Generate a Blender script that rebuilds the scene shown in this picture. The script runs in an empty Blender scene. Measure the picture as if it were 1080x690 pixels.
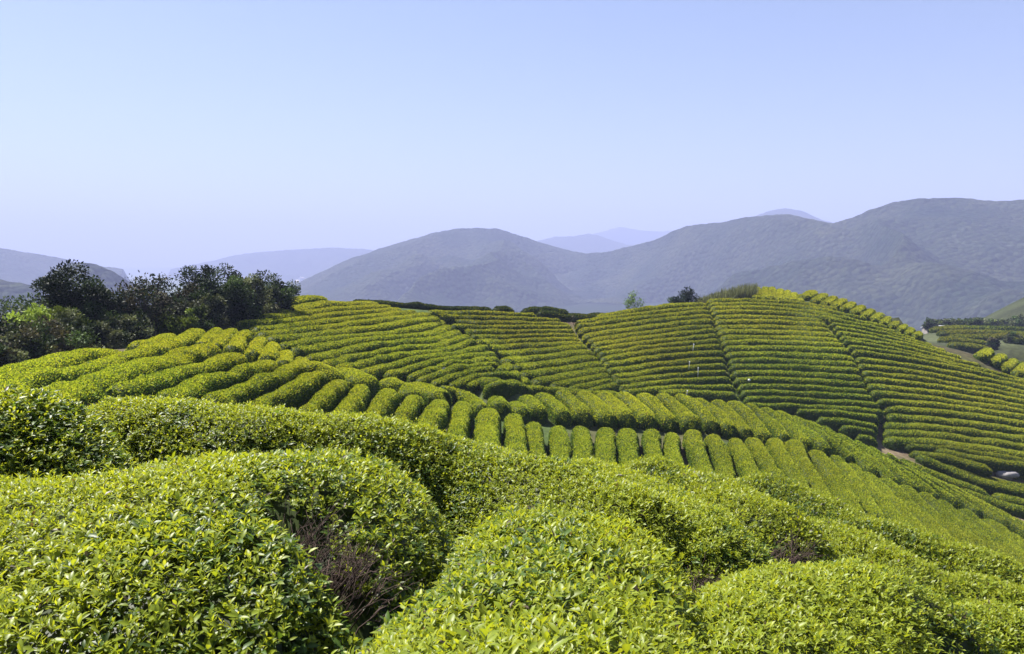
import bpy, math
import numpy as np

# ------------------------------------------------------------------ camera, sky, sun, exposure
scene = bpy.context.scene
col = scene.collection
F_PX, CX, CY, HORIZON = 830.0, 540.0, 345.0, 275.0
PITCH = math.atan((CY - HORIZON) / F_PX)
cam_data = bpy.data.cameras.new('camera')
cam_data.sensor_width = 36.0
cam_data.lens = F_PX / 1080.0 * 36.0
cam_data.clip_start, cam_data.clip_end = 0.05, 60000.0
cam = bpy.data.objects.new('camera', cam_data)
col.objects.link(cam)
cam.location = (0, 0, 0)
cam.rotation_euler = (math.radians(90) - PITCH, 0, 0)
scene.camera = cam

SUN_ELEV, SUN_AZ = math.radians(56), math.radians(-50)     # azimuth from the view direction, negative = left
world = bpy.data.worlds.new('World')
scene.world = world
world.use_nodes = True
wn, wl = world.node_tree.nodes, world.node_tree.links
wn.clear()
sky = wn.new('ShaderNodeTexSky')
sky.sky_type = 'NISHITA'
sky.sun_disc = False
sky.sun_elevation = SUN_ELEV
sky.sun_rotation = SUN_AZ
sky.altitude = 1200
sky.air_density = 1.0
sky.dust_density = 1.2
sky.ozone_density = 3.0
bg = wn.new('ShaderNodeBackground')
bg.inputs['Strength'].default_value = 0.052
wo = wn.new('ShaderNodeOutputWorld')
sky_tint = wn.new('ShaderNodeMix'); sky_tint.data_type = 'RGBA'; sky_tint.blend_type = 'MULTIPLY'
sky_tint.inputs['Factor'].default_value = 1.0
sky_tint.inputs[7].default_value = (1.03, 0.948, 0.90, 1)          # the slightly violet cast of the hazy spring air
wl.new(sky.outputs[0], sky_tint.inputs[6])
wl.new(sky_tint.outputs[2], bg.inputs['Color'])
wl.new(bg.outputs[0], wo.inputs['Surface'])

sun_data = bpy.data.lights.new('sun', 'SUN')
sun_data.energy = 5.0
sun_data.angle = math.radians(0.5)
sun_data.color = (1.0, 0.96, 0.90)
sun = bpy.data.objects.new('sun', sun_data)
col.objects.link(sun)
sd = np.array([math.sin(SUN_AZ) * math.cos(SUN_ELEV), math.cos(SUN_AZ) * math.cos(SUN_ELEV), math.sin(SUN_ELEV)])
sun.rotation_euler = (math.radians(90) - SUN_ELEV, 0, math.pi - SUN_AZ)
sun.location = tuple(sd * 100)

scene.view_settings.view_transform = 'Standard'
scene.view_settings.look = 'None'
scene.view_settings.gamma = 1.0
scene.view_settings.use_curve_mapping = False
scene.view_settings.exposure = 1.68
scene.render.engine = 'CYCLES'
scene.cycles.use_denoising = True
scene.cycles.max_bounces = 6
scene.cycles.diffuse_bounces = 3
scene.cycles.glossy_bounces = 2
scene.cycles.transmission_bounces = 3
scene.cycles.volume_bounces = 0
scene.cycles.transparent_max_bounces = 4

rng = np.random.default_rng(11)
A = np.array

# ------------------------------------------------------------------ small numeric helpers
def rays(px, py):
    u = (np.asarray(px, float) - CX) / F_PX
    v = (CY - np.asarray(py, float)) / F_PX
    c, s = math.cos(PITCH), math.sin(PITCH)
    return np.stack([u, c + v * s, -s + v * c], -1)

def pt(px, py, Y):
    """The point of the picture (1080 x 690) at the depth Y metres in front of the camera."""
    d = rays(px, py)
    return d * (np.asarray(Y, float) / d[..., 1])[..., None]

def tps_fit(P, V, smooth=0.0):
    P = np.asarray(P, float); V = np.asarray(V, float)
    c, sc = P.mean(0), P.std(0).max()
    Q = (P - c) / sc
    r2 = ((Q[:, None] - Q[None]) ** 2).sum(-1)
    K = 0.5 * r2 * np.log(r2 + 1e-12) + np.eye(len(P)) * smooth
    T = np.c_[np.ones(len(P)), Q]
    M = np.block([[K, T], [T.T, np.zeros((3, 3))]])
    w = np.linalg.lstsq(M, np.r_[V, np.zeros(3)], rcond=None)[0]
    def f(X):
        X = (np.asarray(X, float).reshape(-1, 2) - c) / sc
        out = np.empty(len(X))
        for i in range(0, len(X), 8000):
            x = X[i:i + 8000]
            d2 = ((x[:, None] - Q[None]) ** 2).sum(-1)
            out[i:i + 8000] = (0.5 * d2 * np.log(d2 + 1e-12)) @ w[:len(Q)] + w[len(Q)] + x @ w[len(Q) + 1:]
        return out
    return f

def hash3(i, seed):
    i = i.astype(np.int64)
    h = (i[..., 0] * 374761393 + i[..., 1] * 668265263 + i[..., 2] * 2147483647 + seed * 974634777) & 0xffffffff
    h = ((h ^ (h >> 13)) * 1274126177) & 0xffffffff
    h = h ^ (h >> 16)
    return (h & 0xffff) / 65535.0 * 2 - 1

def noise(p, scale=1.0, seed=0):
    p = np.asarray(p, float) / scale
    i = np.floor(p); f = p - i
    f = f * f * (3 - 2 * f)
    out = 0
    for a in (0, 1):
        for b in (0, 1):
            for c in (0, 1):
                w = ((f[..., 0] if a else 1 - f[..., 0]) * (f[..., 1] if b else 1 - f[..., 1])
                     * (f[..., 2] if c else 1 - f[..., 2]))
                out = out + w * hash3(i + A([a, b, c]), seed)
    return out

def fbm(p, scale, octaves=3, seed=0):
    out, amp = 0, 1.0
    for k in range(octaves):
        out = out + amp * noise(p, scale / 2 ** k, seed + k)
        amp *= 0.5
    return out

def norm(v):
    return v / np.maximum(np.linalg.norm(v, axis=-1, keepdims=True), 1e-9)

def resample(P, step):
    """Catmull-Rom through P, points every step metres."""
    P = np.asarray(P, float)
    if len(P) > 2:
        Q = np.vstack([2 * P[0] - P[1], P, 2 * P[-1] - P[-2]])
        t = np.linspace(0, 1, 12, endpoint=False)[:, None]
        out = []
        for k in range(1, len(Q) - 2):
            a, b, c, d = Q[k - 1], Q[k], Q[k + 1], Q[k + 2]
            out.append(0.5 * (2 * b + (c - a) * t + (2 * a - 5 * b + 4 * c - d) * t ** 2 + (3 * b - a - 3 * c + d) * t ** 3))
        P = np.vstack(out + [P[-1:]])
    L = np.r_[0, np.cumsum(np.linalg.norm(np.diff(P, axis=0), axis=1))]
    n = max(4, int(L[-1] / step) + 1)
    s = np.linspace(0, L[-1], n)
    return np.stack([np.interp(s, L, P[:, k]) for k in range(P.shape[1])], 1), s

# ------------------------------------------------------------------ mesh making
def make_mesh(name, V, polys, colors=None, mat=None, parent=None, smooth=True):
    """polys: list of (m, k) index arrays; colors: one per vertex."""
    V = np.asarray(V, np.float32)
    me = bpy.data.meshes.new(name)
    me.vertices.add(len(V))
    me.vertices.foreach_set('co', V.ravel())
    idx = np.concatenate([np.asarray(p, np.int32).ravel() for p in polys])
    tot = np.concatenate([np.full(len(p), np.shape(p)[1], np.int32) for p in polys])
    start = np.r_[0, np.cumsum(tot)[:-1]].astype(np.int32)
    me.loops.add(len(idx))
    me.loops.foreach_set('vertex_index', idx)
    me.polygons.add(len(tot))
    me.polygons.foreach_set('loop_start', start)
    me.polygons.foreach_set('use_smooth', np.full(len(tot), smooth))
    if colors is not None:
        at = me.color_attributes.new('Col', 'FLOAT_COLOR', 'POINT')
        at.data.foreach_set('color', np.c_[colors, np.ones(len(colors))].astype(np.float32).ravel())
    me.update()
    me.validate()
    if mat:
        me.materials.append(mat)
    o = bpy.data.objects.new(name, me)
    col.objects.link(o)
    if parent is not None:
        o.parent = parent
        o.location = -A(parent.location)
    return o

def empty(name, loc):
    o = bpy.data.objects.new(name, None)
    o.location = [float(x) for x in loc]
    o.empty_display_size = 0.2
    col.objects.link(o)
    return o

def tag(o, label=None, cat=None, group=None, kind=None):
    for k, v in (('label', label), ('category', cat), ('group', group), ('kind', kind)):
        if v:
            o[k] = v
    return o

class Bag:
    """collects vertices, faces and vertex colours of one mesh"""
    def __init__(s):
        s.v, s.c, s.p, s.n = [], [], [], 0
    def add(s, V, polys, C):
        V = np.asarray(V, float)
        s.v.append(V)
        C = np.asarray(C, float)
        s.c.append(np.broadcast_to(C, V.shape) if C.ndim == 1 else C)
        for p in polys:
            s.p.append(np.asarray(p) + s.n)
        s.n += len(V)
    def build(s, name, mat, parent=None, smooth=True):
        groups = {}
        for p in s.p:
            groups.setdefault(p.shape[1], []).append(p)
        return make_mesh(name, np.vstack(s.v), [np.vstack(g) for g in groups.values()], np.vstack(s.c), mat, parent, smooth)

def tube(bag, P, R, color, n=6):
    P = np.asarray(P, float); R = np.asarray(R, float)
    T = norm(np.gradient(P, axis=0))
    ref = np.where(np.abs(T[:, 2:3]) > 0.9, A([[1., 0, 0]]), A([[0., 0, 1]]))
    S = norm(np.cross(T, ref)); U = np.cross(S, T)
    a = np.linspace(0, 2 * math.pi, n, endpoint=False)
    V = P[:, None] + R[:, None, None] * (np.cos(a)[None, :, None] * S[:, None] + np.sin(a)[None, :, None] * U[:, None])
    m = len(P)
    i, j = np.meshgrid(np.arange(m - 1), np.arange(n), indexing='ij')
    q = np.stack([i * n + j, i * n + (j + 1) % n, (i + 1) * n + (j + 1) % n, (i + 1) * n + j], -1).reshape(-1, 4)
    bag.add(V.reshape(-1, 3), [q, np.arange(n)[None, ::-1], (np.arange(n) + (m - 1) * n)[None]], color)

# ------------------------------------------------------------------ materials
def new_mat(name):
    m = bpy.data.materials.new(name)
    m.use_nodes = True
    nt = m.node_tree
    nt.nodes.clear()
    return m, nt.nodes, nt.links

def leaf_material(name, translucency=0.35, rough=0.42, spec=0.35, tint=(1.25, 1.12, 0.55)):
    m, n, l = new_mat(name)
    at = n.new('ShaderNodeAttribute'); at.attribute_name = 'Col'
    p = n.new('ShaderNodeBsdfPrincipled')
    p.inputs['Roughness'].default_value = rough
    p.inputs['Specular IOR Level'].default_value = spec
    tr = n.new('ShaderNodeBsdfTranslucent')
    mul = n.new('ShaderNodeMix'); mul.data_type = 'RGBA'; mul.blend_type = 'MULTIPLY'
    mul.inputs['Factor'].default_value = 1.0
    mul.inputs[7].default_value = (*tint, 1)
    l.new(at.outputs['Color'], p.inputs['Base Color'])
    l.new(at.outputs['Color'], mul.inputs[6])
    l.new(mul.outputs[2], tr.inputs['Color'])
    mx = n.new('ShaderNodeMixShader'); mx.inputs[0].default_value = translucency
    l.new(p.outputs[0], mx.inputs[1]); l.new(tr.outputs[0], mx.inputs[2])
    o = n.new('ShaderNodeOutputMaterial'); l.new(mx.outputs[0], o.inputs['Surface'])
    return m

def plain_material(name, rough=0.85, spec=0.2, grain=0.0, scale=6.0):
    """vertex colour, with a fine procedural grain"""
    m, n, l = new_mat(name)
    at = n.new('ShaderNodeAttribute'); at.attribute_name = 'Col'
    p = n.new('ShaderNodeBsdfPrincipled')
    p.inputs['Roughness'].default_value = rough
    p.inputs['Specular IOR Level'].default_value = spec
    o = n.new('ShaderNodeOutputMaterial'); l.new(p.outputs[0], o.inputs['Surface'])
    tc = n.new('ShaderNodeTexCoord')
    nz = n.new('ShaderNodeTexNoise'); nz.inputs['Scale'].default_value = scale; nz.inputs['Detail'].default_value = 6
    l.new(tc.outputs['Object'], nz.inputs['Vector'])
    mr = n.new('ShaderNodeMapRange')
    mr.inputs[1].default_value, mr.inputs[2].default_value = 0.25, 0.75
    mr.inputs[3].default_value, mr.inputs[4].default_value = 1 - grain, 1 + grain
    l.new(nz.outputs[0], mr.inputs[0])
    mul = n.new('ShaderNodeVectorMath'); mul.operation = 'SCALE'
    l.new(at.outputs['Color'], mul.inputs[0]); l.new(mr.outputs[0], mul.inputs['Scale'])
    l.new(mul.outputs[0], p.inputs['Base Color'])
    bp = n.new('ShaderNodeBump'); bp.inputs['Strength'].default_value = 0.5; bp.inputs['Distance'].default_value = 0.3 / scale
    l.new(nz.outputs[0], bp.inputs['Height']); l.new(bp.outputs[0], p.inputs['Normal'])
    return m

M_TEA = leaf_material('tea_leaf', 0.48, 0.42, 0.28)
M_HEDGE = leaf_material('hedge_leaf', 0.42, 0.6, 0.12)
M_TREE = leaf_material('tree_leaf', 0.20, 0.6, 0.12, (1.15, 1.1, 0.7))
M_BARK = plain_material('bark', 0.9, 0.15, 0.35, 8)
M_SOIL = plain_material('soil', 0.95, 0.1, 0.45, 1.5)
M_STONE = plain_material('stone', 0.85, 0.2, 0.25, 5)
M_PAINT = plain_material('pale_paint', 0.6, 0.3, 0.06, 9)

# ------------------------------------------------------------------ leaves
def cards(bag, P, D, S, L, W, C, fold=0.0):
    """one diamond leaf per point: P base, D direction, S side, L length, W half width"""
    m = len(P)
    N = np.cross(S, D)
    L = L[:, None]; W = W[:, None]
    V = np.stack([P, P + D * L * 0.5 + S * W + N * W * fold, P + D * L - N * L * 0.12, P + D * L * 0.5 - S * W + N * W * fold], 1)
    b = np.arange(m)[:, None] * 4
    bag.add(V.reshape(-1, 3), [b + A([[0, 1, 2, 3]])], np.repeat(C, 4, axis=0))

def fine_leaves(bag, P, D, S, L, W, C):
    """leaf with a folded midrib and a curling tip, for the plants close by"""
    m = len(P)
    N = np.cross(S, D); L = L[:, None]; W = W[:, None]
    pts = [P,
           P + D * L * .34 + S * W * .92 + N * W * .35, P + D * L * .34, P + D * L * .34 - S * W * .92 + N * W * .35,
           P + D * L * .70 + S * W * .78 + N * (W * .22 - L * .05), P + D * L * .70 - N * L * .06, P + D * L * .70 - S * W * .78 + N * (W * .22 - L * .05),
           P + D * L - N * L * .17]
    V = np.stack(pts, 1)
    b = np.arange(m)[:, None] * 8
    C8 = np.repeat(C, 8, axis=0).reshape(m, 8, 3).copy()
    C8[:, [2, 5]] *= 1.18                                  # paler midrib
    bag.add(V.reshape(-1, 3), [b + A([[0, 1, 2]]), b + A([[0, 2, 3]]), b + A([[4, 7, 5]]), b + A([[5, 7, 6]]),
                              b + A([[1, 4, 5, 2]]), b + A([[2, 5, 6, 3]])], C8.reshape(-1, 3))

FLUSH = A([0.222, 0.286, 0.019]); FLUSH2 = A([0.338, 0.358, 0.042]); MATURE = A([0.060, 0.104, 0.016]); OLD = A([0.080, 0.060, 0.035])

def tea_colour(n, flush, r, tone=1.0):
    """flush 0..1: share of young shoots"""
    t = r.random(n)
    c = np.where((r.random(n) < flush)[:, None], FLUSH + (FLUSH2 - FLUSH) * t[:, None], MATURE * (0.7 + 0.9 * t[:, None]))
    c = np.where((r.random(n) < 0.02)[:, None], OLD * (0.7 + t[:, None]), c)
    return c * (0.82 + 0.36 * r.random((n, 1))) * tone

def mesh_normals(V, Q):
    fn = np.cross(V[Q[:, 2]] - V[Q[:, 0]], V[Q[:, 3]] - V[Q[:, 1]])
    return norm(fn), np.linalg.norm(fn, axis=1) / 2

# ------------------------------------------------------------------ one hedge
def hedge_body(spine, width, height, seed, step=0.35, nprof=13, lump=0.07, skirt=0.5, ends=(True, True), endlen=0.6, rnd=0.72, vary=0.0):
    """spine = points on the ground; returns vertices, quads of the clipped canopy"""
    SW = np.c_[spine, width, height]
    R, s = resample(SW, step)
    P, w, h = R[:, :3], R[:, 3], R[:, 4]
    if vary:
        one = np.stack([s, np.full_like(s, seed * 3.7), np.zeros_like(s)], 1)
        w = w * (1 + vary * (noise(one, 3.0, 61) * .8 + noise(one, 1.1, 62) * .5))
        h = h * (1 + vary * (noise(one, 2.4, 63) * .8 + noise(one, .9, 64) * .6))
        P = P + np.stack([noise(one, 4.0, 65), noise(one, 4.0, 66), 0 * s], 1) * vary * .9
    T = np.gradient(P, axis=0); T[:, 2] *= 0.0
    T = norm(T)
    side = np.stack([T[:, 1], -T[:, 0], np.zeros(len(T))], 1)
    L = s[-1]
    er = np.minimum(w * endlen, L * 0.45)
    d0 = np.clip(s / er, 0, 1) if ends[0] else np.ones_like(s)
    d1 = np.clip((L - s) / er, 0, 1) if ends[1] else np.ones_like(s)
    k = np.sqrt(np.maximum(1 - (1 - np.minimum(d0, d1)) ** 2, 0.02))
    phi = np.linspace(0, math.pi, nprof)
    cx = np.sign(np.cos(phi)) * np.abs(np.cos(phi)) ** rnd
    sz = np.sin(phi) ** rnd
    X = np.r_[0.90, cx, -0.90]; Z = np.r_[-1, sz, -1]
    xx = (w * 0.5 * (0.35 + 0.65 * k) * np.minimum(1, k * 1.3))[:, None] * X[None]
    zz = np.where(Z[None] < 0, -skirt, (h * (0.25 + 0.75 * k))[:, None] * np.maximum(Z[None], 0))
    V = P[:, None] + side[:, None] * xx[..., None]
    V[..., 2] += zz
    # close the ends: pull the end rings a little together so that they read as rounded
    O = np.concatenate([xx[..., None] * side[:, None], zz[..., None] * A([0, 0, 1.])], -1)
    out = norm(side[:, None] * xx[..., None] + A([0, 0, 1.]) * np.maximum(zz, 0)[..., None])
    big = fbm(V, 1.5, 2, seed); small = noise(V, 0.45, seed + 9)
    V = V + out * (lump * (big + 0.6 * small) * np.minimum(1, k[:, None] + .2))[..., None]
    m, q = V.shape[:2]
    i, j = np.meshgrid(np.arange(m - 1), np.arange(q - 1), indexing='ij')
    Q = np.stack([i * q + j, (i + 1) * q + j, (i + 1) * q + j + 1, i * q + j + 1], -1).reshape(-1, 4)
    caps = [np.arange(q)[None], (np.arange(q) + (m - 1) * q)[None, ::-1]]
    return V.reshape(-1, 3), Q, caps

def sample_surface(V, Q, density, r, cull=-0.35):
    N, area = mesh_normals(V, Q)
    cen = V[Q].mean(1)
    to_cam = norm(-cen)
    f = (N * to_cam).sum(1)
    wgt = area * np.where(f < cull, 0.25, 1.0)
    n = int(wgt.sum() * density)
    if n < 1:
        return np.zeros((0, 3)), np.zeros((0, 3))
    idx = r.choice(len(Q), n, p=wgt / wgt.sum())
    u, v = r.random((n, 1)), r.random((n, 1))
    a, b, c, d = (V[Q[idx, k]] for k in range(4))
    P = a * (1 - u) * (1 - v) + b * u * (1 - v) + c * u * v + d * (1 - u) * v
    return P, N[idx]

def random_dirs(n, r):
    return norm(r.normal(size=(n, 3)))

def dress_far(bag, V, Q, r, size, density, tone, flush=1.0):
    P, N = sample_surface(V, Q, density, r)
    n = len(P)
    if not n:
        return
    D = norm(N * 0.7 + A([0, 0, 0.55]) + random_dirs(n, r) * 0.85)
    S = norm(np.cross(D, random_dirs(n, r)))
    L = size * (0.5 + .9 * r.random(n) ** 1.6)
    P = P + N * (size * .3 * (r.random((n, 1)) ** 3))
    patch = fbm(P, 2.2, 2, 77)
    fl = np.clip(.14 + (N[:, 2] - 0.12) * 1.12, 0.10, 0.9) * flush + 0.18 * patch  # young shoots favour the tops; side share also tuned to imitate dark shaded faces
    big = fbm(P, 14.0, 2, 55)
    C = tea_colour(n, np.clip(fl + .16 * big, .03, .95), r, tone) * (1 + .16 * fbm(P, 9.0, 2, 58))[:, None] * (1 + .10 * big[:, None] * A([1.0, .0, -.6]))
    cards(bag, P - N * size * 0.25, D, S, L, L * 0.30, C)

def dress_near(bag, V, Q, r, dist_scale, dens, tone=1.0, hole=None, flush=1.0):
    """shoots of three to five leaves standing out of the clipped surface"""
    P, N = sample_surface(V, Q, dens, r)
    if hole is not None:
        keep = hole(P)
        P, N = P[keep], N[keep]
    n = len(P)
    up = np.clip(N[:, 2], 0, 1)
    axis = norm(N * 0.55 + A([-0.10, 0.05, 0.75]) + random_dirs(n, r) * 0.38)
    patch = fbm(P, 1.0, 3, 31)
    P = P + N * (r.normal(size=(n, 1)) * 0.022 + 0.010)
    fl = np.clip(0.34 + (N[:, 2] - 0.05) * 0.78, 0.24, 0.95) * flush + 0.34 * patch  # young shoots favour the tops; side share also raised to lighten shaded fronts
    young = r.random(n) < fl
    vigor = (0.6 + 0.75 * r.random(n)) * (1 + .22 * noise(P, .5, 12))
    ref = random_dirs(n, r)
    S0 = norm(np.cross(axis, ref)); U0 = np.cross(S0, axis)
    a0 = r.random(n) * 6.28
    for k in range(5):
        take = r.random(n) < (0.95, 0.95, 0.85, 0.7, 0.5)[k]
        ang = a0 + k * 2.4 + r.normal(size=n) * 0.3
        open_ = (1.10, 0.95, 0.78, 0.55, 0.2)[k] + r.normal(size=n) * 0.14 + np.where(young, 0, 0.30)
        rad = np.cos(ang)[:, None] * S0 + np.sin(ang)[:, None] * U0
        D = norm(axis * np.cos(open_)[:, None] + rad * np.sin(open_)[:, None])
        S = norm(np.cross(D, axis) + random_dirs(n, r) * 0.25)
        S = norm(S - D * (S * D).sum(1, keepdims=True))
        L = dist_scale * vigor * (0.050, 0.046, 0.040, 0.033, 0.024)[k] * (0.8 + 0.4 * r.random(n)) * np.where(young, 1, 1.18)
        W = L * (0.21, 0.20, 0.19, 0.17, 0.12)[k] * (0.9 + .3 * r.random(n))
        base = P + axis * (0.008 * k - 0.012) * dist_scale
        t = r.random((n, 1))
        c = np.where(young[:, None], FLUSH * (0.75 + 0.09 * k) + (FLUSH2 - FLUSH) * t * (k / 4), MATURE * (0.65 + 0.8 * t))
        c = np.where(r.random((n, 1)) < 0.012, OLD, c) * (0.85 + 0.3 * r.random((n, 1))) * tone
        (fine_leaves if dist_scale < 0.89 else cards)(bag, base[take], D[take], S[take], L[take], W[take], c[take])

TWIG = A([0.066, 0.046, 0.038])
def twigs(bag, roots, dirs, length, radius, r, forks=2):
    for p, d in zip(roots, dirs):
        L = length * (0.6 + 0.7 * r.random())
        q = norm(d + r.normal(size=3) * 0.22)
        bend = norm(q + r.normal(size=3) * 0.3)
        pts = [p, p + q * L * .5, p + q * L * .5 + bend * L * .5]
        shade = TWIG * (0.7 + 0.9 * r.random())
        tube(bag, pts, [radius, radius * .75, radius * .4], shade, 4)
        for f in range(forks):
            b = pts[1] + (pts[2] - pts[1]) * r.random()
            e = b + norm(bend + r.normal(size=3) * 0.55) * L * .45
            tube(bag, [b, (b + e) / 2 + r.normal(size=3) * .01, e], [radius * .6, radius * .5, radius * .25], shade, 4)

ORD = ('zeroth first second third fourth fifth sixth seventh eighth ninth tenth eleventh twelfth thirteenth fourteenth fifteenth '
       'sixteenth seventeenth eighteenth nineteenth twentieth').split()
ORD += ['twenty-' + w for w in ORD[1:10]] + ['thirtieth'] + ['thirty-' + w for w in ORD[1:10]] + ['fortieth']

# ------------------------------------------------------------------ depth of the two tea hills (picture point -> metres)
SPUR = A([  # near spur: px, py, depth
    (-60, 412, 24), (0, 399, 27), (70, 377, 32), (130, 371, 35), (43, 400, 27), (145, 375, 34), (212, 350, 47), (82, 409, 26), (156, 383, 32), (217, 368, 39),
    (228, 348, 49), (257, 350, 49), (287, 363, 46), (317, 379, 44), (317, 387, 41), (250, 376, 37), (284, 382, 37.5), (313, 389, 38), (335, 396, 38.5), (195, 412, 27),
    (240, 416, 29), (285, 427, 29.5), (359, 403, 39), (329, 433, 30), (383, 410, 39.5), (412, 414, 40.5), (394, 444, 34), (438, 420, 42), (425, 448, 35.5), (465, 423, 43),
    (516, 434, 44), (515, 458, 39), (564, 447, 45), (565, 471, 40.5), (589, 450, 46.5), (590, 476, 41.5), (638, 451, 48), (638, 477, 42.5), (686, 453, 49), (729, 453, 50),
    (740, 498, 43), (774, 461, 50.5), (815, 463, 51.5), (835, 465, 52), (857, 474, 51), (863, 519, 44), (890, 524, 44.5), (941, 541, 45), (990, 562, 45.5), (1060, 585, 45.5),
    (1100, 600, 45), (571, 436, 49), (617, 438, 50), (664, 441, 51), (707, 446, 52), (753, 448, 53), (801, 456, 54), (550, 420, 52), (592, 413, 54), (634, 414, 55.5),
    (675, 414, 57), (716, 416, 58), (760, 420, 59), (800, 426, 60), (850, 441, 61), (900, 463, 61), (930, 476, 61), (1000, 515, 60), (1080, 552, 59), (1150, 590, 57),
    (315, 383, 43), (350, 398, 41), (400, 402, 46), (435, 416, 44), (425, 405, 48), (473, 422, 46), (465, 410, 50), (503, 425, 48), (522, 424, 49), (547, 427, 50), (352, 391, 46)])
HILL = A([  # terraced hillside behind it
    (304, 317, 76), (341, 314, 79), (374, 317, 80), (420, 321, 82), (480, 325, 85), (525, 328, 88), (560, 332, 91), (305, 325, 71), (290, 331, 66), (264, 338, 62), (249, 344, 58),
    (266, 349, 57), (296, 366, 53), (326, 379, 50), (341, 386, 49), (382, 396, 50), (430, 402, 51.5), (490, 408, 53), (510, 409, 53.5), (544, 405, 57), (300, 345, 62), (400, 340, 69),
    (374, 360, 60.5), (450, 360, 64), (455, 335, 78), (500, 362, 67), (528, 386, 59.5), (541, 397, 58), (476, 345, 76), (476, 375, 60), (521, 374, 71), (541, 388, 67), (563, 403, 63),
    (581, 408, 62), (643, 401, 68), (650, 411, 66.5), (485, 351, 80), (473, 341, 84), (600, 343, 90), (621, 366, 81), (570, 365, 79), (603, 338, 93), (610, 380, 75), (660, 332, 96),
    (700, 323, 100), (745, 319, 104), (745, 331, 98), (790, 317, 106), (810, 303, 112), (795, 303, 112), (830, 305, 112), (868, 335, 99), (860, 312, 110), (700, 370, 84), (700, 412, 74),
    (754, 345, 92), (767, 385, 82), (775, 412, 76), (820, 318, 107), (850, 440, 74), (820, 370, 87), (880, 352, 92), (900, 380, 85), (913, 418, 78), (932, 462, 73), (920, 335, 103),
    (911, 322, 107), (965, 350, 100), (1030, 372, 95), (1080, 398, 91), (1150, 430, 85), (1000, 395, 89), (1000, 430, 81), (1080, 440, 81), (1000, 470, 73), (1080, 484, 72), (1150, 495, 71), (1060, 384, 95)])
spur_f = tps_fit(SPUR[:, :2], SPUR[:, 2], 2e-4)
hill_f = tps_fit(HILL[:, :2], HILL[:, 2], 2e-4)

def densify(poly, n=7):
    poly = A(poly, float) if False else np.asarray(poly, float)
    s = np.r_[0, np.cumsum(np.linalg.norm(np.diff(poly, axis=0), axis=1))]
    t = np.linspace(0, s[-1], max(n, len(poly) * 2))
    return np.stack([np.interp(t, s, poly[:, k]) for k in range(poly.shape[1])], 1)

rows = []      # dict(field, poly(px), label, group, key)
def row(key, field, poly, label, group, **kw):
    rows.append(dict(key=key, field=field, poly=densify(poly), label=label, group=group, **kw))

# convex slope left of the middle (18 long rows), ends at the dark gully
P0 = [[(290, 331), (337, 320.5), (400, 321)], [(264, 338), (300, 334), (346, 328), (411, 324)], [(249, 343.6), (300, 340), (346, 333), (422, 327)],
      [(266, 349), (300, 345.5), (374, 336.5), (439, 329)], [(273, 354), (300, 351), (383, 341), (452, 332)], [(282, 359), (300, 358), (393, 346), (430, 341), (458, 336)],
      [(296, 366), (337, 360), (430, 350), (465, 340)], [(308, 372), (374, 360.5), (445, 355), (473, 345)], [(325, 379), (393, 365.5), (454, 360), (483, 350)],
      [(341, 385.5), (411, 370), (458, 365.5), (491, 356)], [(356, 391), (421, 374.5), (467, 370.5), (500, 360)], [(382, 396), (441, 378.5), (476, 375), (510, 366)],
      [(406, 398), (458, 382), (490, 378), (518, 373)], [(430, 400), (467, 386), (500, 382), (523, 379.5)], [(440, 403), (482, 390), (510, 386), (526, 385)],
      [(455, 405), (480, 396.5), (501, 391), (521, 390)], [(473, 406.5), (501, 396), (523, 394), (538, 396)], [(490, 409), (508, 401), (530, 401)],
      [(510, 410.5), (526, 405), (546, 405)]]
for i, p in enumerate(P0):
    row('P0', hill_f, p, f'curving tea hedge on the slope beside the dark trees, {ORD[i + 1]} from its crest', 'tea hedges on the slope beside the dark trees', hh=.85 if i < 15 else .55)
row('P0', hill_f, [(302, 318.5), (322, 314), (345, 314)], 'bright yellow-green hedge on the skyline touching the end of the dark tree belt', 'tea hedges on the slope beside the dark trees', hh=.5)
row('P0', hill_f, [(548, 408), (572, 410), (602, 413)], 'low hedge in the dip behind the spur crest, nearer the dark gully', 'low hedges in the dip behind the spur crest', hh=.6)
row('P0', hill_f, [(590, 412.5), (615, 413.5), (648, 414.5)], 'low hedge in the dip behind the spur crest, at the foot of the pale gully', 'low hedges in the dip behind the spur crest', hh=.6)
for i, (x, y, x2, y2) in enumerate([(535, 386, 529, 391), (543.5, 393.5, 538, 398), (552, 400, 547, 404)]):
    row('P0', hill_f, [(x, y), (x2, y2)], f'stubby round hedge end beside the dark gully, {ORD[i + 1]} from the top of three', 'stubby hedges along the dark gully', hh=.55)
# hollow plot between the dark gully and the pale gully
P1 = [[(452, 330.5), (500, 330.5), (566, 333)], [(460, 335), (520, 335.5), (592, 338.5)], [(471, 340.3), (520, 341), (601, 343)], [(476, 345.5), (530, 346), (603, 345.5)],
      [(486, 351), (540, 350.5), (606, 350)], [(498, 356.3), (550, 356), (609, 354)], [(504, 361.8), (560, 360), (612.5, 358)], [(512, 367), (570, 364.5), (616.5, 363)],
      [(521, 374), (570, 370.5), (619, 366.5)], [(534, 381), (580, 376.5), (625, 371)], [(541, 388), (585, 383), (629, 377)], [(551, 395.5), (595, 390), (633, 383)],
      [(563, 403), (605, 395.5), (637, 389)], [(581, 408), (615, 402), (640.5, 395)], [(600, 411.5), (625, 407), (644, 401)], [(620, 413.5), (649, 408)]]
for i, p in enumerate(P1):
    row('P1', hill_f, p, f'tea hedge in the hollow plot under the dark crest shrubs, {ORD[i + 1]} from its top', 'tea hedges in the hollow plot')
G1 = A([(603, 338), (608, 348), (614, 356), (622, 365), (630, 376), (637, 387), (645, 398), (653, 410), (658, 418)])
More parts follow.
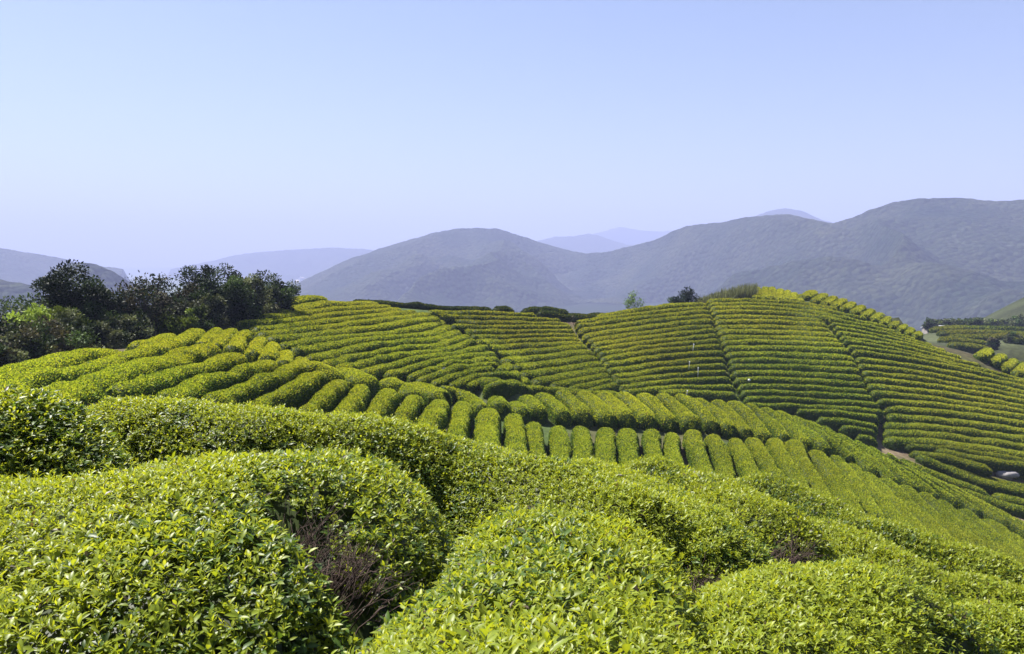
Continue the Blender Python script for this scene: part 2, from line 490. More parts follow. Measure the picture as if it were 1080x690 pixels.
G2 = A([(742, 317), (748, 327), (751, 333), (754, 345), (758, 355), (763, 370), (767, 385), (770, 396), (775, 407), (781, 418), (788, 428)])
G3 = A([(862, 326), (868, 335), (881, 352), (890, 364), (898, 372), (904, 386), (909, 397), (914, 411), (921, 420), (932, 432), (933, 440), (929, 450), (930, 465)])
gx = lambda G, y: np.interp(y, G[:, 1], G[:, 0])
l2 = [338, 341, 344.5, 350, 355.6, 360, 365, 369.6, 375, 380, 386, 392.8, 399, 404.5, 409.5, 415]
r2 = [321, 325, 329, 333, 338, 344.5, 349, 354.7, 360.5, 366, 372, 379, 386.5, 393.5, 400.5, 408.6]
top2 = [(632, 336, 700, 324), (610, 340, 690, 329)]
for i, (a, b) in enumerate(zip(l2, r2)):
    p = [(gx(G1, a) + 1.5, a), (0.62 * gx(G1, a) + .38 * gx(G2, b), .62 * a + .38 * b - (1.0 if i < 8 else 2.6)), (.25 * gx(G1, a) + .75 * gx(G2, b), .25 * a + .75 * b - (1 if i < 8 else 1.8)), (gx(G2, b) - .5, b)]
    if i == 0:
        p = [(628, 335.5), (690, 324.5), (gx(G2, b) - .5, b)]
    row('P2', hill_f, p, f'tea hedge in the hillside plot with the white stakes, {ORD[i + 1]} from its top', 'tea hedges in the plot with white stakes')
row('P2', hill_f, [(690, 415), (730, 415), (778, 417)], 'lowest tea hedge of the plot with white stakes, half hidden by the near spur', 'tea hedges in the plot with white stakes')
l3 = [318.5, 322, 326, 330, 335.5, 340, 345.7, 351, 357, 362, 367.5, 374.4, 381, 387, 394, 401, 408, 414.5, 421, 428]
for i, a in enumerate(l3):
    b = a + 3 + 0.35 * max(0, i - 10) * (i > 10) * 1.2
    if i < 3:
        b = a + 6
    xa, xb = gx(G2, a) + 1.5, gx(G3, b) - 1
    if i < 4:
        xb, b = [(884, 327), (914, 337.5), (936, 346), (952, 353)][i]
        p = [(xa, a), (xa + .4 * (850 - xa), a - 1.2), (850, [320.5, 324.5, 328.5, 332][i]), (xb, b)]
    else:
        p = [(xa, a), (xa + .3 * (xb - xa), a + .3 * (b - a) - 1.6), (xa + .65 * (xb - xa), a + .65 * (b - a) - 1.3), (xb, b)]
    row('P3', hill_f, p, f'tea hedge on the domed hillside below the striped summit, {ORD[i + 1]} from its top', 'tea hedges on the domed hillside')
for i, (x0, y0, x1, y1) in enumerate([(838, 434, 926, 441), (860, 443, 925, 449.5), (885, 451.5, 924, 456), (902, 460, 926, 464.5)]):
    row('P3', hill_f, [(x0, y0), ((x0 + x1) / 2, (y0 + y1) / 2 - 1), (x1, y1)], f'low tea hedge above the pale bare earth, {ORD[4 - i]} up from that earth', 'tea hedges above the bare earth')
l4 = [337, 341.5, 346, 351, 356, 360, 365.5, 371, 379, 386, 393, 400, 407.6, 415, 422.5, 431, 439.5, 448, 455.6, 463]
e4 = [(968, 360), (986, 367), (1000, 372.5), (1016, 379), (1036, 387.5), (1066, 399), (1095, 406), (1105, 411), (1110, 416), (1110, 421), (1110, 426), (1120, 432), (1120, 437.5), (1120, 442.5), (1120, 447.5), (1120, 453),
      (1120, 461.5), (1120, 469), (1120, 478), (1120, 487)]
for i, (a, e) in enumerate(zip(l4, e4)):
    xa = gx(G3, a) + 2
    bow = 3.2 * (e[0] - xa) / 190
    p = [(xa, a), (xa + .33 * (e[0] - xa), a + .33 * (e[1] - a) - bow), (xa + .66 * (e[0] - xa), a + .66 * (e[1] - a) - bow * .8), e]
    row('P4', hill_f, p, f'tea hedge on the long right flank of the hill, {ORD[i + 1]} down from the skyline', 'tea hedges on the long right flank')
# stripes on the summit and along the ridge
for i, (x, t, b) in enumerate([(798, 302.5, 314), (806.5, 302, 314.5), (814, 302.5, 314.5), (822, 304, 315.5), (829.5, 306, 316), (837, 308.5, 317), (844, 311, 318)]):
    row('P5', hill_f, [(x + 1, t + 1), (x - .5, (t + b) / 2), (x - 1, b)], f'short yellow-green hedge stripe on the hill summit, {ORD[i + 1]} from the tall grass', 'short hedge stripes on the summit', wide=1.0, hh=.5, el=.2)
ridge0 = A([(848, 313), (860, 317), (870, 320), (880, 322.5), (890, 325.5), (900, 329), (910, 333), (920, 337), (930, 340.5), (940, 344), (949, 347.5), (957, 351), (965, 354.5)])
ridge1 = A([(857, 307.5), (869, 310.5), (879, 313.5), (889, 316), (899, 319.5), (909, 323), (919, 327), (928, 331), (937, 335), (946, 339), (954, 343), (961, 347), (969, 351)])
for i, (a, b) in enumerate(zip(ridge0, ridge1)):
    row('P6', hill_f, [a, (a + b) / 2, b], f'short slanting hedge on the skyline ridge, {ORD[i + 1]} down from the summit stripes', 'short slanting hedges along the ridge', wide=0.95, hh=.55, el=.25)
for i, (a, b) in enumerate([((1034, 375), (1042, 369)), ((1047, 382), (1057, 374.5)), ((1059, 388.5), (1069, 380)), ((1072, 393.5), (1082, 384.5)), ((1086, 399), (1097, 389))]):
    row('P6b', hill_f, [a, (A(a) + A(b)) / 2, b], f'plump slanting hedge where the ridge runs out of the photo, {ORD[i + 1]} down the ridge', 'plump slanting hedges at the ridge end', wide=.9, hh=.7, el=.3)

# near spur: left rows running up to the trees
for i, p in enumerate([[(-50, 413), (0, 399), (70, 378.5), (128, 371.5)], [(138, 369), (165, 362), (182, 356)], [(-10, 416), (43, 401), (100, 387), (148, 375.5), (185, 361), (210, 350.5)],
                       [(40, 424), (82, 410), (156, 384.5), (200, 372.5), (219, 367)]]):
    row('L', spur_f, p, f'broad tea hedge running up to the foot of the dark trees, {ORD[i + 1]} from the trees', 'broad hedges below the dark trees')
for i, (a, b) in enumerate([((229, 349), (214, 358)), ((245, 349), (229, 362)), ((258.5, 351), (246, 366)), ((273.5, 357.5), (267, 371)), ((287.5, 364), (283, 376)), ((302.5, 372), (300, 381)), ((317, 378.5), (317, 386))]):
    b = A(b) + A([-1.5, 4.5])
    row('T', spur_f, [a, (A(a) + A(b)) / 2 + A([.6, -.3]), b], f'short stout hedge heading the left rows, {ORD[i + 1]} from the tree belt', 'short stout hedges at the head of the left rows')
TA = [((250, 376), (140, 412)), ((284, 383), (190, 415)), ((313, 389.5), (236, 420)), ((336, 397), (278, 430)), ((359, 404), (326, 436)), ((383, 411), (357, 442)), ((412, 416), (391, 447)), ((438, 421), (421, 452)),
      ((465, 424), (450, 458)), ((489, 428), (482, 459)), ((516, 435), (514, 462)), ((540, 439), (543, 468)), ((564, 448), (565, 474)), ((589, 451), (590, 480)), ((614, 450), (614, 480)), ((638, 452), (639, 482)),
      ((661, 453), (665, 485)), ((686, 455), (692, 491)), ((707, 458), (715, 500)), ((729, 455), (743, 506)), ((751, 458), (768, 509)), ((774, 462), (796, 513)), ((794, 464), (822, 519)), ((815, 464), (846, 524)),
      ((835, 467), (868, 529)), ((857, 475), (895, 533)), ((878, 480), (918, 536)), ((893, 489), (946, 551)), ((910, 498), (968, 562)), ((928, 505), (994, 571)), ((950, 514), (1018, 578)),
      ((968, 520), (1043, 587)), ((988, 528), (1066, 595)), ((1010, 537), (1090, 602)), ((1035, 547), (1112, 608))]
for i, (a, b) in enumerate(TA):
    a, b = A(a, float), A(b, float)
    b = a + (b - a) * (1.5 if 5 < i < 24 else 1.2)          # the rows run on downhill behind the foreground
    sag = A([-2.5, 1.0]) if i < 10 else A([1.5, -1.0]) if i > 18 else A([0, 0])
    row('A', spur_f, [a, a + (b - a) * .25 + sag, a + (b - a) * .55 + sag, b], f'rounded hedge in the front tier of the near spur, {ORD[i + 1]} from the left end', 'rounded hedges in the front tier of the spur', wide=0.88)
TB = [((314, 383), (349, 397)), ((353, 391), (387, 405)), ((397, 401), (435, 415)), ((426, 405), (472, 421)), ((464, 410), (502, 425)), ((486, 415), (509, 430)), ((522, 421), (529, 430)), ((541, 424), (551, 434)), ((553, 419), (572, 436)),
      ((568, 416), (595, 438)), ((590, 414.5), (618, 440)), ((611, 414), (641, 441.5)), ((633, 414.5), (664, 442)), ((654, 415), (686, 443)), ((674, 415), (707, 447)), ((695, 416), (730, 447)), ((715, 417), (753, 449)),
      ((734, 419), (769, 452)), ((752, 421), (787, 457)), ((769, 423.5), (806, 459)), ((786, 427), (828, 462)), ((802, 430), (852, 470)), ((818, 434), (876, 478)), ((834, 439), (898, 487)), ((849, 444), (924, 500)),
      ((865, 450), (946, 510)), ((880, 457), (968, 518)), ((896, 464), (990, 526)), ((913, 471), (1012, 534)), ((931, 480), (1036, 545)), ((950, 489), (1062, 555)), ((972, 500), (1092, 568)), ((996, 513), (1112, 575))]
for i, (a, b) in enumerate(TB):
    a, b = A(a, float), A(b, float)
    sag = A([1.5, -1.5]) if i > 8 else A([2, -1.5]) if i < 5 else A([0, 0])
    row('B', spur_f, [a, a + (b - a) * .33 + sag, a + (b - a) * .66 + sag, b], f'hedge in the upper tier of the near spur, {ORD[i + 1]} from the left end', 'hedges in the upper tier of the spur', wide=0.88)
# rough rows in the valley at the right
for i, p in enumerate([[(952, 470), (1000, 471), (1060, 482), (1120, 492)], [(960, 478), (1000, 482), (1036, 492), (1046, 495)], [(985, 474), (1030, 483), (1090, 492)]]):
    row('V', hill_f, p, f'low brownish hedge on the valley floor above the pale boulder, {ORD[i + 1]} from the hill', 'low brownish valley hedges', dull=True)

# --- project rows to space
HEDGE_H = {'L': .85, 'T': .85, 'A': .95, 'B': .95, 'V': .55}
for r_ in rows:
    Y = r_['field'](r_['poly'])
    t_ = np.linspace(0, 1, len(Y))
    if r_['key'] in ('P6', 'P6b'):
        Y = Y + 6.0 * t_                     # the ridge hedges lie back over the crest
    if r_['key'] == 'P5':
        Y = Y + 5.0 * (1 - t_)
    r_['h'] = r_.get('hh', HEDGE_H.get(r_['key'], 0.88))
    r_['P'] = pt(r_['poly'][:, 0], r_['poly'][:, 1], Y) - A([0, 0, r_['h'] * 0.72])
for r_ in rows:
    mates = np.vstack([q['P'] for q in rows if q is not r_ and (q['key'] == r_['key'] or {q['key'], r_['key']} <= {'P2', 'P1'} and False)])
    mid = r_['P'][1:-1] if len(r_['P']) > 3 else r_['P']
    Q, _ = resample(mid, 0.5)
    mates_d = np.vstack([resample(q['P'], 0.4)[0] for q in rows if q is not r_ and q['key'] == r_['key']])
    d = np.sqrt(((Q[:, None] - mates_d[None]) ** 2).sum(-1)).min(1)
    lo, hi = (0.9, 2.4) if r_['key'] != 'V' else (1.2, 2.4)
    r_['w'] = float(np.clip(np.median(d) * r_.get('wide', 0.95), lo, hi))

# valley rows lower right, on their own depth
def free_row(poly, label, group, w, h, tone=1.0, flush=1.0):
    poly = np.asarray(poly, float)
    poly = densify(poly)
    rows.append(dict(key='F', field=None, poly=poly, label=label, group=group, h=h, w=w, P=pt(poly[:, 0], poly[:, 1], poly[:, 2]) - A([0, 0, h * .7]), tone=tone, flush=flush))
for i, p in enumerate([[(945, 484, 67), (985, 500, 66), (1043, 521, 65)], [(966, 480, 69), (1020, 503, 68), (1110, 527, 67)], [(990, 490, 70), (1050, 508, 69), (1120, 521, 68.5)], [(1050, 500, 71), (1085, 506, 71), (1130, 511, 71)],
                       [(1010, 516, 64), (1050, 530, 63.5), (1110, 545, 63)], [(1046, 521, 66), (1085, 531, 65.5), (1130, 540, 65)]]):
    free_row(p, f'straggly olive hedge on the lower valley slope, {ORD[i + 1]} in from the near spur', 'straggly hedges on the lower valley slope', 1.7, 0.6, 0.85, 0.75)
for i, p in enumerate([[(985, 347, 185), (1010, 345.5, 190), (1040, 346, 195), (1090, 347, 200)], [(992, 351, 175), (1030, 350, 180), (1065, 351, 185), (1100, 353, 188)], [(1003, 355, 165), (1040, 355, 170), (1100, 352, 175)],
                       [(1062, 357, 160), (1100, 356, 162)], [(990, 357, 158), (1015, 359, 158), (1040, 361, 158)], [(1000, 362, 150), (1025, 365, 150), (1045, 368, 150)], [(1040, 372, 140), (1075, 376, 138), (1110, 380, 136)], [(1068, 383, 130), (1110, 388, 128)]]):
    free_row(p, f'pale green hedge in the far field beyond the ridge, {ORD[i + 1]} from the field top', 'hedges in the far field', 3.6, 1.1, 0.62, 0.8)
# dark crest hedges
for i, p in enumerate([[(372, 317.5, 83), (420, 320.5, 86), (470, 324, 89), (520, 327, 91)], [(518, 327, 93), (532, 326.2, 94), (543, 326.5, 94)], [(548, 327.2, 96), (575, 327, 97), (600, 329, 98)], [(566, 330.5, 95), (600, 333, 97), (640, 333.5, 100), (662, 331.5, 101)]]):
    free_row(p, ['long low dark hedge closing the skyline right of the dark trees', 'small clump-like dark hedge on the crest just before the gap in the skyline', 'near-black hedge on the crest just after the gap in the skyline',
                 'dark grey-green hedge below the crest leading to the pale green tree'][i], 'dark hedges along the crest', 1.6, [.5, .75, .9, .8][i], 0.42, 0.15)
    rows[-1]['vary'] = .2; rows[-1]['lump'] = .14

# ------------------------------------------------------------------ foreground bushes: the line of their tops (px, py, depth), width, height
FORE = [
    ('near', [(-260, 427, 5.0), (-60, 427, 5.0), (60, 431, 5.1), (150, 447, 5.3)], 1.9, .95, 'mottled tea bush at the left edge behind the largest bush'),
    ('near', [(60, 431, 7.6), (160, 437, 7.4), (260, 441, 7.2), (340, 449, 7.2), (420, 460, 7.4), (500, 474, 7.8), (580, 488, 8.2)], 1.6, .95, 'long tea bush with dark shaded front, behind the largest bush'),
    ('close', [(-520, 595, 3.1), (-200, 580, 3.15), (0, 560, 3.2), (120, 538, 3.3), (220, 517, 3.45), (330, 511, 3.6), (476, 540, 3.6)], 3.0, .95, 'largest tea bush, broad and bright, with a bare twiggy patch'),
    ('close', [(560, 980, 0.9), (560, 720, 1.7), (580, 610, 2.7), (600, 553, 3.7), (603, 535, 4.4)], 1.28, .95, 'bright tea bush running out under the camera at the bottom middle'),
    ('near', [(430, 462, 8.2), (500, 477, 7.4), (570, 494, 6.8), (650, 520, 6.0), (700, 545, 5.4)], 1.55, 1.0, 'tea bush with a dark blue-green front behind the bottom middle bush'),
    ('near', [(580, 481, 9.0), (650, 498, 7.8), (715, 528, 6.4), (765, 568, 5.3)], 1.5, 1.0, 'tea bush ending in a deep dark hollow right of the middle'),
    ('near', [(650, 484, 10.5), (730, 502, 9.2), (800, 532, 7.8), (850, 560, 7.0)], 1.6, 1.0, 'tea bush behind the deep dark hollow, with a brown bare streak'),
    ('close', [(700, 760, 2.2), (770, 680, 3.0), (830, 625, 3.9), (900, 612, 4.5), (960, 640, 4.5), (1010, 690, 4.1)], 1.5, .95, 'dark fronted tea bush at the bottom right of the middle'),
    ('near', [(760, 500, 12.5), (830, 518, 11.6), (910, 548, 10.6), (1000, 577, 10.0), (1120, 605, 9.5)], 1.7, 1.0, 'long tea bush along the brow facing the near spur'),
    ('near', [(820, 533, 9.6), (890, 562, 8.6), (950, 598, 7.5), (985, 622, 6.9)], 1.6, 1.0, 'tea bush with brown gaps sloping down between the brow and the corner'),
    ('near', [(960, 592, 8.6), (1030, 615, 8.0), (1130, 650, 7.2)], 1.6, 1.0, 'tea bush with a dark green patch at the right edge'),
    ('near', [(985, 655, 5.6), (1060, 655, 5.9), (1180, 690, 5.4)], 1.6, 1.0, 'smooth olive tea bush in the bottom right corner'),
    ('close', [(880, 760, 3.2), (960, 705, 3.9), (1040, 720, 3.9)], 1.2, 0.95, 'tea bush cut by the bottom edge near the right corner'),
]
for f in FORE:
    q = A(f[1], float)
    P = pt(q[:, 0], q[:, 1], q[:, 2])
    P[:, 2] -= f[3]
    f_ = dict(P=P)
    FORE[FORE.index(f)] = (*f, f_)

# ------------------------------------------------------------------ the ground
ctrl = []
for r_ in rows:
    ctrl.append(resample(r_['P'], 4.0)[0] if len(r_['P']) > 1 else r_['P'])
for f in FORE:
    ctrl.append(resample(f[5]['P'], 2.0)[0])
fixed = A([(-90, 50, -14), (-70, 90, -22), (-90, 140, -34), (-45, 95, -13), (-45, 130, -28), (-10, 118, -14), (10, 130, -20), (0, 160, -32), (30, 140, -22), (60, 150, -22), (-40, 180, -45), (20, 200, -42), (60, 125, -18), (57.6, 106, -15.5), (61, 104, -17), (55, 108, -15), (64, 103, -18.5), (70, 104, -20), (75, 125, -23), (66, 113, -16), (85, 110, -22), (66, 130, -23), (50, 130, -17),
           (90, 140, -24), (80, 200, -30), (105, 115, -22), (-32, 72, -6.2), (-32, 56, -6.8), (-38, 44, -7.6), (-30, 36, -6.2), (-45, 34, -9), (-60, 20, -12), (-30, 12, -4), (-20, 22, -5), (-8, 16, -4.5), (-4, 24, -6.3), (4, 17, -6.5), (6, 25, -9),
           (12, 22, -10), (20, 26, -14), (25, 35, -16.5), (14, 14, -7), (24, 10, -8), (45, 20, -17), (60, 45, -22), (75, 60, -23), (110, 60, -25), (120, 90, -25), (-15, -6, -2), (0, -6, -2.0), (12, -6, -4), (-14, 6, -2.2), (40, -5, -9), (-40, -5, -6),
           (130, 150, -24), (150, 210, -22), (120, 225, -21), (175, 260, -12), (200, 280, -5), (150, 290, -34), (100, 260, -45), (0, 270, -70), (-80, 230, -75), (220, 200, -18), (200, 120, -26), (-120, 30, -26), (-140, 120, -60), (60, 270, -65), (210, 330, -30)], float)
ctrl.append(fixed)
G = np.vstack(ctrl)
cell = np.round(G[:, :2] / 1.1)
_, keep = np.unique(cell, axis=0, return_index=True)
G = G[keep]
ground_f = tps_fit(G[:, :2], G[:, 2], 2e-4)

def far_ground(X, Y):
    p = np.stack([X, Y, np.zeros_like(X)], -1)
    return -103 + 5 * fbm(p, 900, 3, 5) - 3

def ground_z(X, Y):
    X = np.asarray(X, float); Y = np.asarray(Y, float)
    near = np.full(X.shape, -100.0)
    m = (X > -190) & (X < 290) & (Y > -60) & (Y < 420)
    near[m] = ground_f(np.stack([X[m], Y[m]], -1)) - 0.10
    def ramp(v, a, b): return np.clip((v - a) / (b - a), 0, 1)
    k = ramp(X, -190, -100) * ramp(-X, -290, -200) * ramp(Y, -60, -10) * ramp(-Y, -420, -270)
    k = k * k * (3 - 2 * k)
    return near * k + far_ground(X, Y) * (1 - k)

def axis(parts):
    return np.unique(np.concatenate([np.arange(a, b, s) for a, b, s in parts] + [[parts[-1][1]]]))
gxs = axis([(-12000, -2000, 500), (-2000, -240, 60), (-240, -80, 6), (-80, -12, 1.5), (-12, 14, 0.5), (14, 130, 1.5), (130, 300, 5), (300, 2000, 60), (2000, 12000, 500)])
gys = axis([(-2000, -100, 100), (-100, -8, 5), (-8, 14, 0.5), (14, 115, 1.3), (115, 300, 4), (300, 440, 10), (440, 2500, 60), (2500, 12500, 400)])
XX, YY = np.meshgrid(gxs, gys, indexing='xy')
ZZ = ground_z(XX, YY)
Vg = np.stack([XX, YY, ZZ], -1).reshape(-1, 3)
ny, nx = XX.shape
i, j = np.meshgrid(np.arange(ny - 1), np.arange(nx - 1), indexing='ij')
Qg = np.stack([i * nx + j, i * nx + j + 1, (i + 1) * nx + j + 1, (i + 1) * nx + j], -1).reshape(-1, 4)
nz1 = fbm(Vg, 6.0, 3, 3); nz2 = fbm(Vg, 160.0, 3, 8)
soil = A([0.085, 0.058, 0.036]); weed = A([0.050, 0.074, 0.020]); farm = A([0.10, 0.12, 0.06]); forest = A([.012, .020, .009])
tk = np.clip(0.62 + 0.9 * nz1, 0, 1)[:, None]
gc = soil * (1 - tk) + weed * tk
back = np.clip((Vg[:, 1] - 92) / 12, 0, 1)[:, None] * np.clip((Vg[:, 0] - 35) / 15, 0, 1)[:, None]
gc = gc * (1 - back) + A([0.042, 0.048, 0.021]) * (1 + .6 * nz1[:, None]) * back
farw = np.clip((np.hypot(Vg[:, 0] - 40, Vg[:, 1] - 60) - 180) / 200, 0, 1)[:, None]
gc = gc * (1 - farw) + (farm + (forest - farm) * np.clip((Vg[:, 0] / np.maximum(Vg[:, 1], 1) + .36) / .06, 0, 1)[:, None]) * (1 + 0.5 * nz2[:, None]) * farw
# paler bare earth and olive scrub on the valley floor
vy = np.exp(-(((Vg[:, 0] - 42) / 14) ** 2 + ((Vg[:, 1] - 70) / 5) ** 2))[:, None] * np.clip(0.4 + nz1, 0, 1)[:, None]
gc = gc * (1 - vy) + A([0.17, 0.14, 0.075]) * vy
def hit0(px, py, Y):
    return pt(float(px), float(py), float(Y))
for (bx, by, bY, rx, ry) in ((936, 471, 72, 1.7, 1.3), (1000, 491, 69, 2.6, 1.4), (1050, 499, 71.5, 4.0, 1.2), (1070, 535, 63, 3.0, 2.0)):
    q = hit0(bx, by, bY)
    e = np.clip(1.5 - np.sqrt(((Vg[:, 0] - q[0]) / rx) ** 2 + ((Vg[:, 1] - q[1]) / ry) ** 2) + .35 * nz1, 0, 1)[:, None]
    gc = gc * (1 - e) + A([0.20, 0.155, 0.10]) * (1 + .5 * nz1[:, None]) * e
ground = make_mesh('ground', Vg, [Qg], gc, M_SOIL)
tag(ground, kind='structure')

# ------------------------------------------------------------------ build the hedges
PLOT_TONE = {'P0': 1.0, 'P1': .84, 'P2': .92, 'P3': .98, 'P4': .98, 'P5': 1.25, 'P6': 1.05, 'P6b': 1.05, 'A': 1.08, 'B': 1.12, 'L': 1.15, 'T': 1.12}
def build_row(k, r_):
    rr = np.random.default_rng(1000 + k)
    P, w, h = r_['P'], r_['w'], r_['h']
    dist = float(P[:, 1].mean())
    far = dist > 62
    V, Q, caps = hedge_body(P, np.full(len(P), w), np.full(len(P), h), k * 7, step=0.5 if far else 0.3, nprof=11 if far else 13, lump=r_.get('lump', 0.05 if far else 0.085), skirt=0.55, endlen=r_.get('el', .6), vary=r_.get('vary', .075 if far else .11))
    bag = Bag()
    tone = r_.get('tone', 0.8 if r_.get('dull') else PLOT_TONE.get(r_['key'], 1.0)) * (0.94 + 0.12 * rr.random())
    N, _ = mesh_normals(V, Q)
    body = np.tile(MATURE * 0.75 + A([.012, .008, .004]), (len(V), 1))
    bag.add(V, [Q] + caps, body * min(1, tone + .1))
    size = np.clip(dist * 0.0017, 0.07, 0.30)
    dens = 1.45 / (size * size * 0.30)
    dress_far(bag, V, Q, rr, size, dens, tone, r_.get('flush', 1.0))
    o = bag.build('tea_hedge', M_HEDGE)
    tag(o, r_['label'], 'tea hedge', r_['group'])
    return o
for k, r_ in enumerate(rows):
    build_row(k, r_)

# bare-twig patch on the largest bush
PATCH = pt(A([338, 368, 297]), A([546, 578, 524]), A([3.15, 2.95, 3.4]))
BARE = {2: (PATCH[[2, 0, 1]], 170, .060),
        5: (pt(A([722, 742]), A([588, 606]), A([4.9, 4.6])), 50, .055),
        6: (pt(A([795, 850]), A([570, 566]), A([6.3, 6.6])), 50, .07)}
def patch_dist(P):
    d = np.full(len(P), 9.0)
    for a, b in ((PATCH[2], PATCH[0]), (PATCH[0], PATCH[1])):
        a, b = a * A([1, 1, 0]), b * A([1, 1, 0]); Q = P * A([1, 1, 0])
        t = np.clip(((Q - a) @ (b - a)) / ((b - a) @ (b - a)), 0, 1)
        d = np.minimum(d, np.linalg.norm(Q - (a + t[:, None] * (b - a)), axis=1))
    return d
def hole(P):
    return patch_dist(P) > 0.12 + 0.06 * noise(P, 0.12, 4)

for k, (kind, line, w, h, label, ex) in enumerate(FORE):
    rr = np.random.default_rng(500 + k)
    P = ex['P']
    V, Q, caps = hedge_body(P, np.full(len(P), w), np.full(len(P), h), 300 + k * 5, step=0.12, nprof=25, lump=0.085, skirt=0.3, endlen=0.24 if k == 2 else 0.45, rnd=0.74 if k in (2, 3) else 1.0)
    if k == 2:
        dp = patch_dist(V)
        V = V - A([0, 0, .26]) * np.clip(1.2 - dp / 0.17, 0, 1)[:, None]
    root = empty('tea_bush', P.mean(0))
    tag(root, label, 'tea bush', 'tea bushes in the foreground')
    bag = Bag()
    bag.add(V - norm(V - P.mean(0)) * 0.035, [Q] + caps, MATURE * 0.45 + A([.010, .008, .005]))  # inner body coloured dark so the gaps between leaves look shaded
    d = np.linalg.norm(V, axis=1).mean()
    sc = 0.80 if kind == 'close' else float(np.clip(d / 9.5, 0.8, 1.08))
    dens = 2250 if kind == 'close' else 1650 / sc ** 2
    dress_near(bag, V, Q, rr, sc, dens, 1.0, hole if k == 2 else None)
    bag.build('foliage', M_TEA, root)
    if k in BARE:
        tb = Bag()
        spots, n, spread = BARE[k]
        cum = np.linspace(0, 1, len(spots))
        t = rr.random(n)
        base = np.stack([np.interp(t, cum, spots[:, c]) for c in range(3)], 1)
        base = base + rr.normal(size=(n, 3)) * A([spread, spread, .02]) - A([0, 0, .27])
        twigs(tb, base, np.tile(norm(A([0.50, .1, .66])), (n, 1)), 0.23 * sc, 0.0026 * sc, rr, 2)
        thick = base[rr.choice(n, 14)]
        twigs(tb, thick - A([0, 0, .1]), np.tile(norm(A([0.4, .1, .8])), (14, 1)), 0.22 * sc, 0.0055 * sc, rr, 3)
        tb.build('branches', M_BARK, root)

# ------------------------------------------------------------------ trees
DARK = A([0.018, 0.030, 0.010]); GREYG = A([0.105, 0.118, 0.055]); BRIGHT = A([0.170, 0.225, 0.032]); BROWN = A([0.074, 0.068, 0.036]); MID = A([0.040, 0.064, 0.018])
def tree(base, height, rad, palette, label, cat, group, seed, leaves=4000, size=0.16, bare=0.0, name='tree', lean=0.0, trunk=True, low=0.12):
    r = np.random.default_rng(seed)
    root = empty(name, base)
    tag(root, label, cat, group)
    base = A(base, float)
    tb = Bag()
    nl = max(5, int(7 + height))
    top = base + A([lean, 0, height * .8])
    tr = max(.035, height * .022)
    barkc = A([.060, .048, .038]) * (0.8 + .5 * r.random())
    stem = np.linspace(base - A([0, 0, .3]), top, 7) + np.cumsum(r.normal(size=(7, 3)) * A([.05, .05, 0]) * height * .12, axis=0) * (np.arange(7) > 1)[:, None]
    tube(tb, stem, np.linspace(tr, tr * .3, 7), barkc, 7)
    tips = []
    for q in range(nl):
        f = low + (0.95 - low) * (q + .5) / nl
        b = stem[0] + (top - base) * 0
        kk = f * 6; i0 = min(int(kk), 5); b = stem[i0] + (stem[i0 + 1] - stem[i0]) * (kk - i0)
        ang = q * 2.4 + r.normal() * .4
        reach = rad * (0.45 + .65 * r.random()) * math.sin(math.pi * min(.97, .22 + .72 * f)) ** .6
        e = b + A([math.cos(ang) * reach, math.sin(ang) * reach, height * (.10 + .16 * r.random())])
        m = (b + e) / 2 + r.normal(size=3) * .06 * height * A([1, 1, .3])
        tube(tb, [b, m, e], [tr * .5 * (1 - f * .5), tr * .33, tr * .12], barkc, 5)
        tips.append(e); tips.append((m + e) / 2)
        for s in range(3 + int(bare * 8)):
            b2 = m + (e - m) * r.random()
            e2 = b2 + norm(norm(e - b) * .6 + r.normal(size=3) * .5 + A([0, 0, .55 + bare])) * rad * (.35 + .4 * r.random())
            tube(tb, [b2, (b2 + e2) / 2 + r.normal(size=3) * .04, e2], [tr * .22, tr * .15, tr * .05], barkc, 4)
            tips.append(e2)
    tips.append(stem[-1]); tips = A(tips)
    tb.build('trunk', M_BARK, root)
    lb = Bag()
    n = int(leaves)
    ci = r.integers(0, len(tips), n)
    cr = rad * (.20 + .22 * r.random(len(tips)))
    off = random_dirs(n, r) * (cr[ci] * r.random(n) ** .45)[:, None] * A([1, 1, .8])
    P = tips[ci] + off
    P[:, 2] = np.maximum(P[:, 2], base[2] + .05)
    ctone = (0.5 + 1.5 * r.random(len(tips)) ** 2)[ci][:, None]  # random tone per clump, the brighter ones painted to look sunlit
    pi = r.integers(0, len(palette), len(tips))[ci]
    C = A(palette)[pi] * ctone * (.7 + .6 * r.random((n, 1)))
    D = norm(off * .8 + random_dirs(n, r) * .7 * rad * .3 + A([0, 0, .15]) * rad * .3)
    S = norm(np.cross(D, random_dirs(n, r)))
    L = size * (.6 + .8 * r.random(n))
    cards(lb, P, D, S, L, L * .27, C, 0.25)
    lb.build('crown', M_TREE, root)
    return root

def at_px(px, py, Y, sink=0.15):
    p = pt(float(px), float(py), float(Y))
    z = float(ground_z(A([p[0]]), A([p[1]]))[0])
    return A([p[0], p[1], min(z, p[2]) - sink])

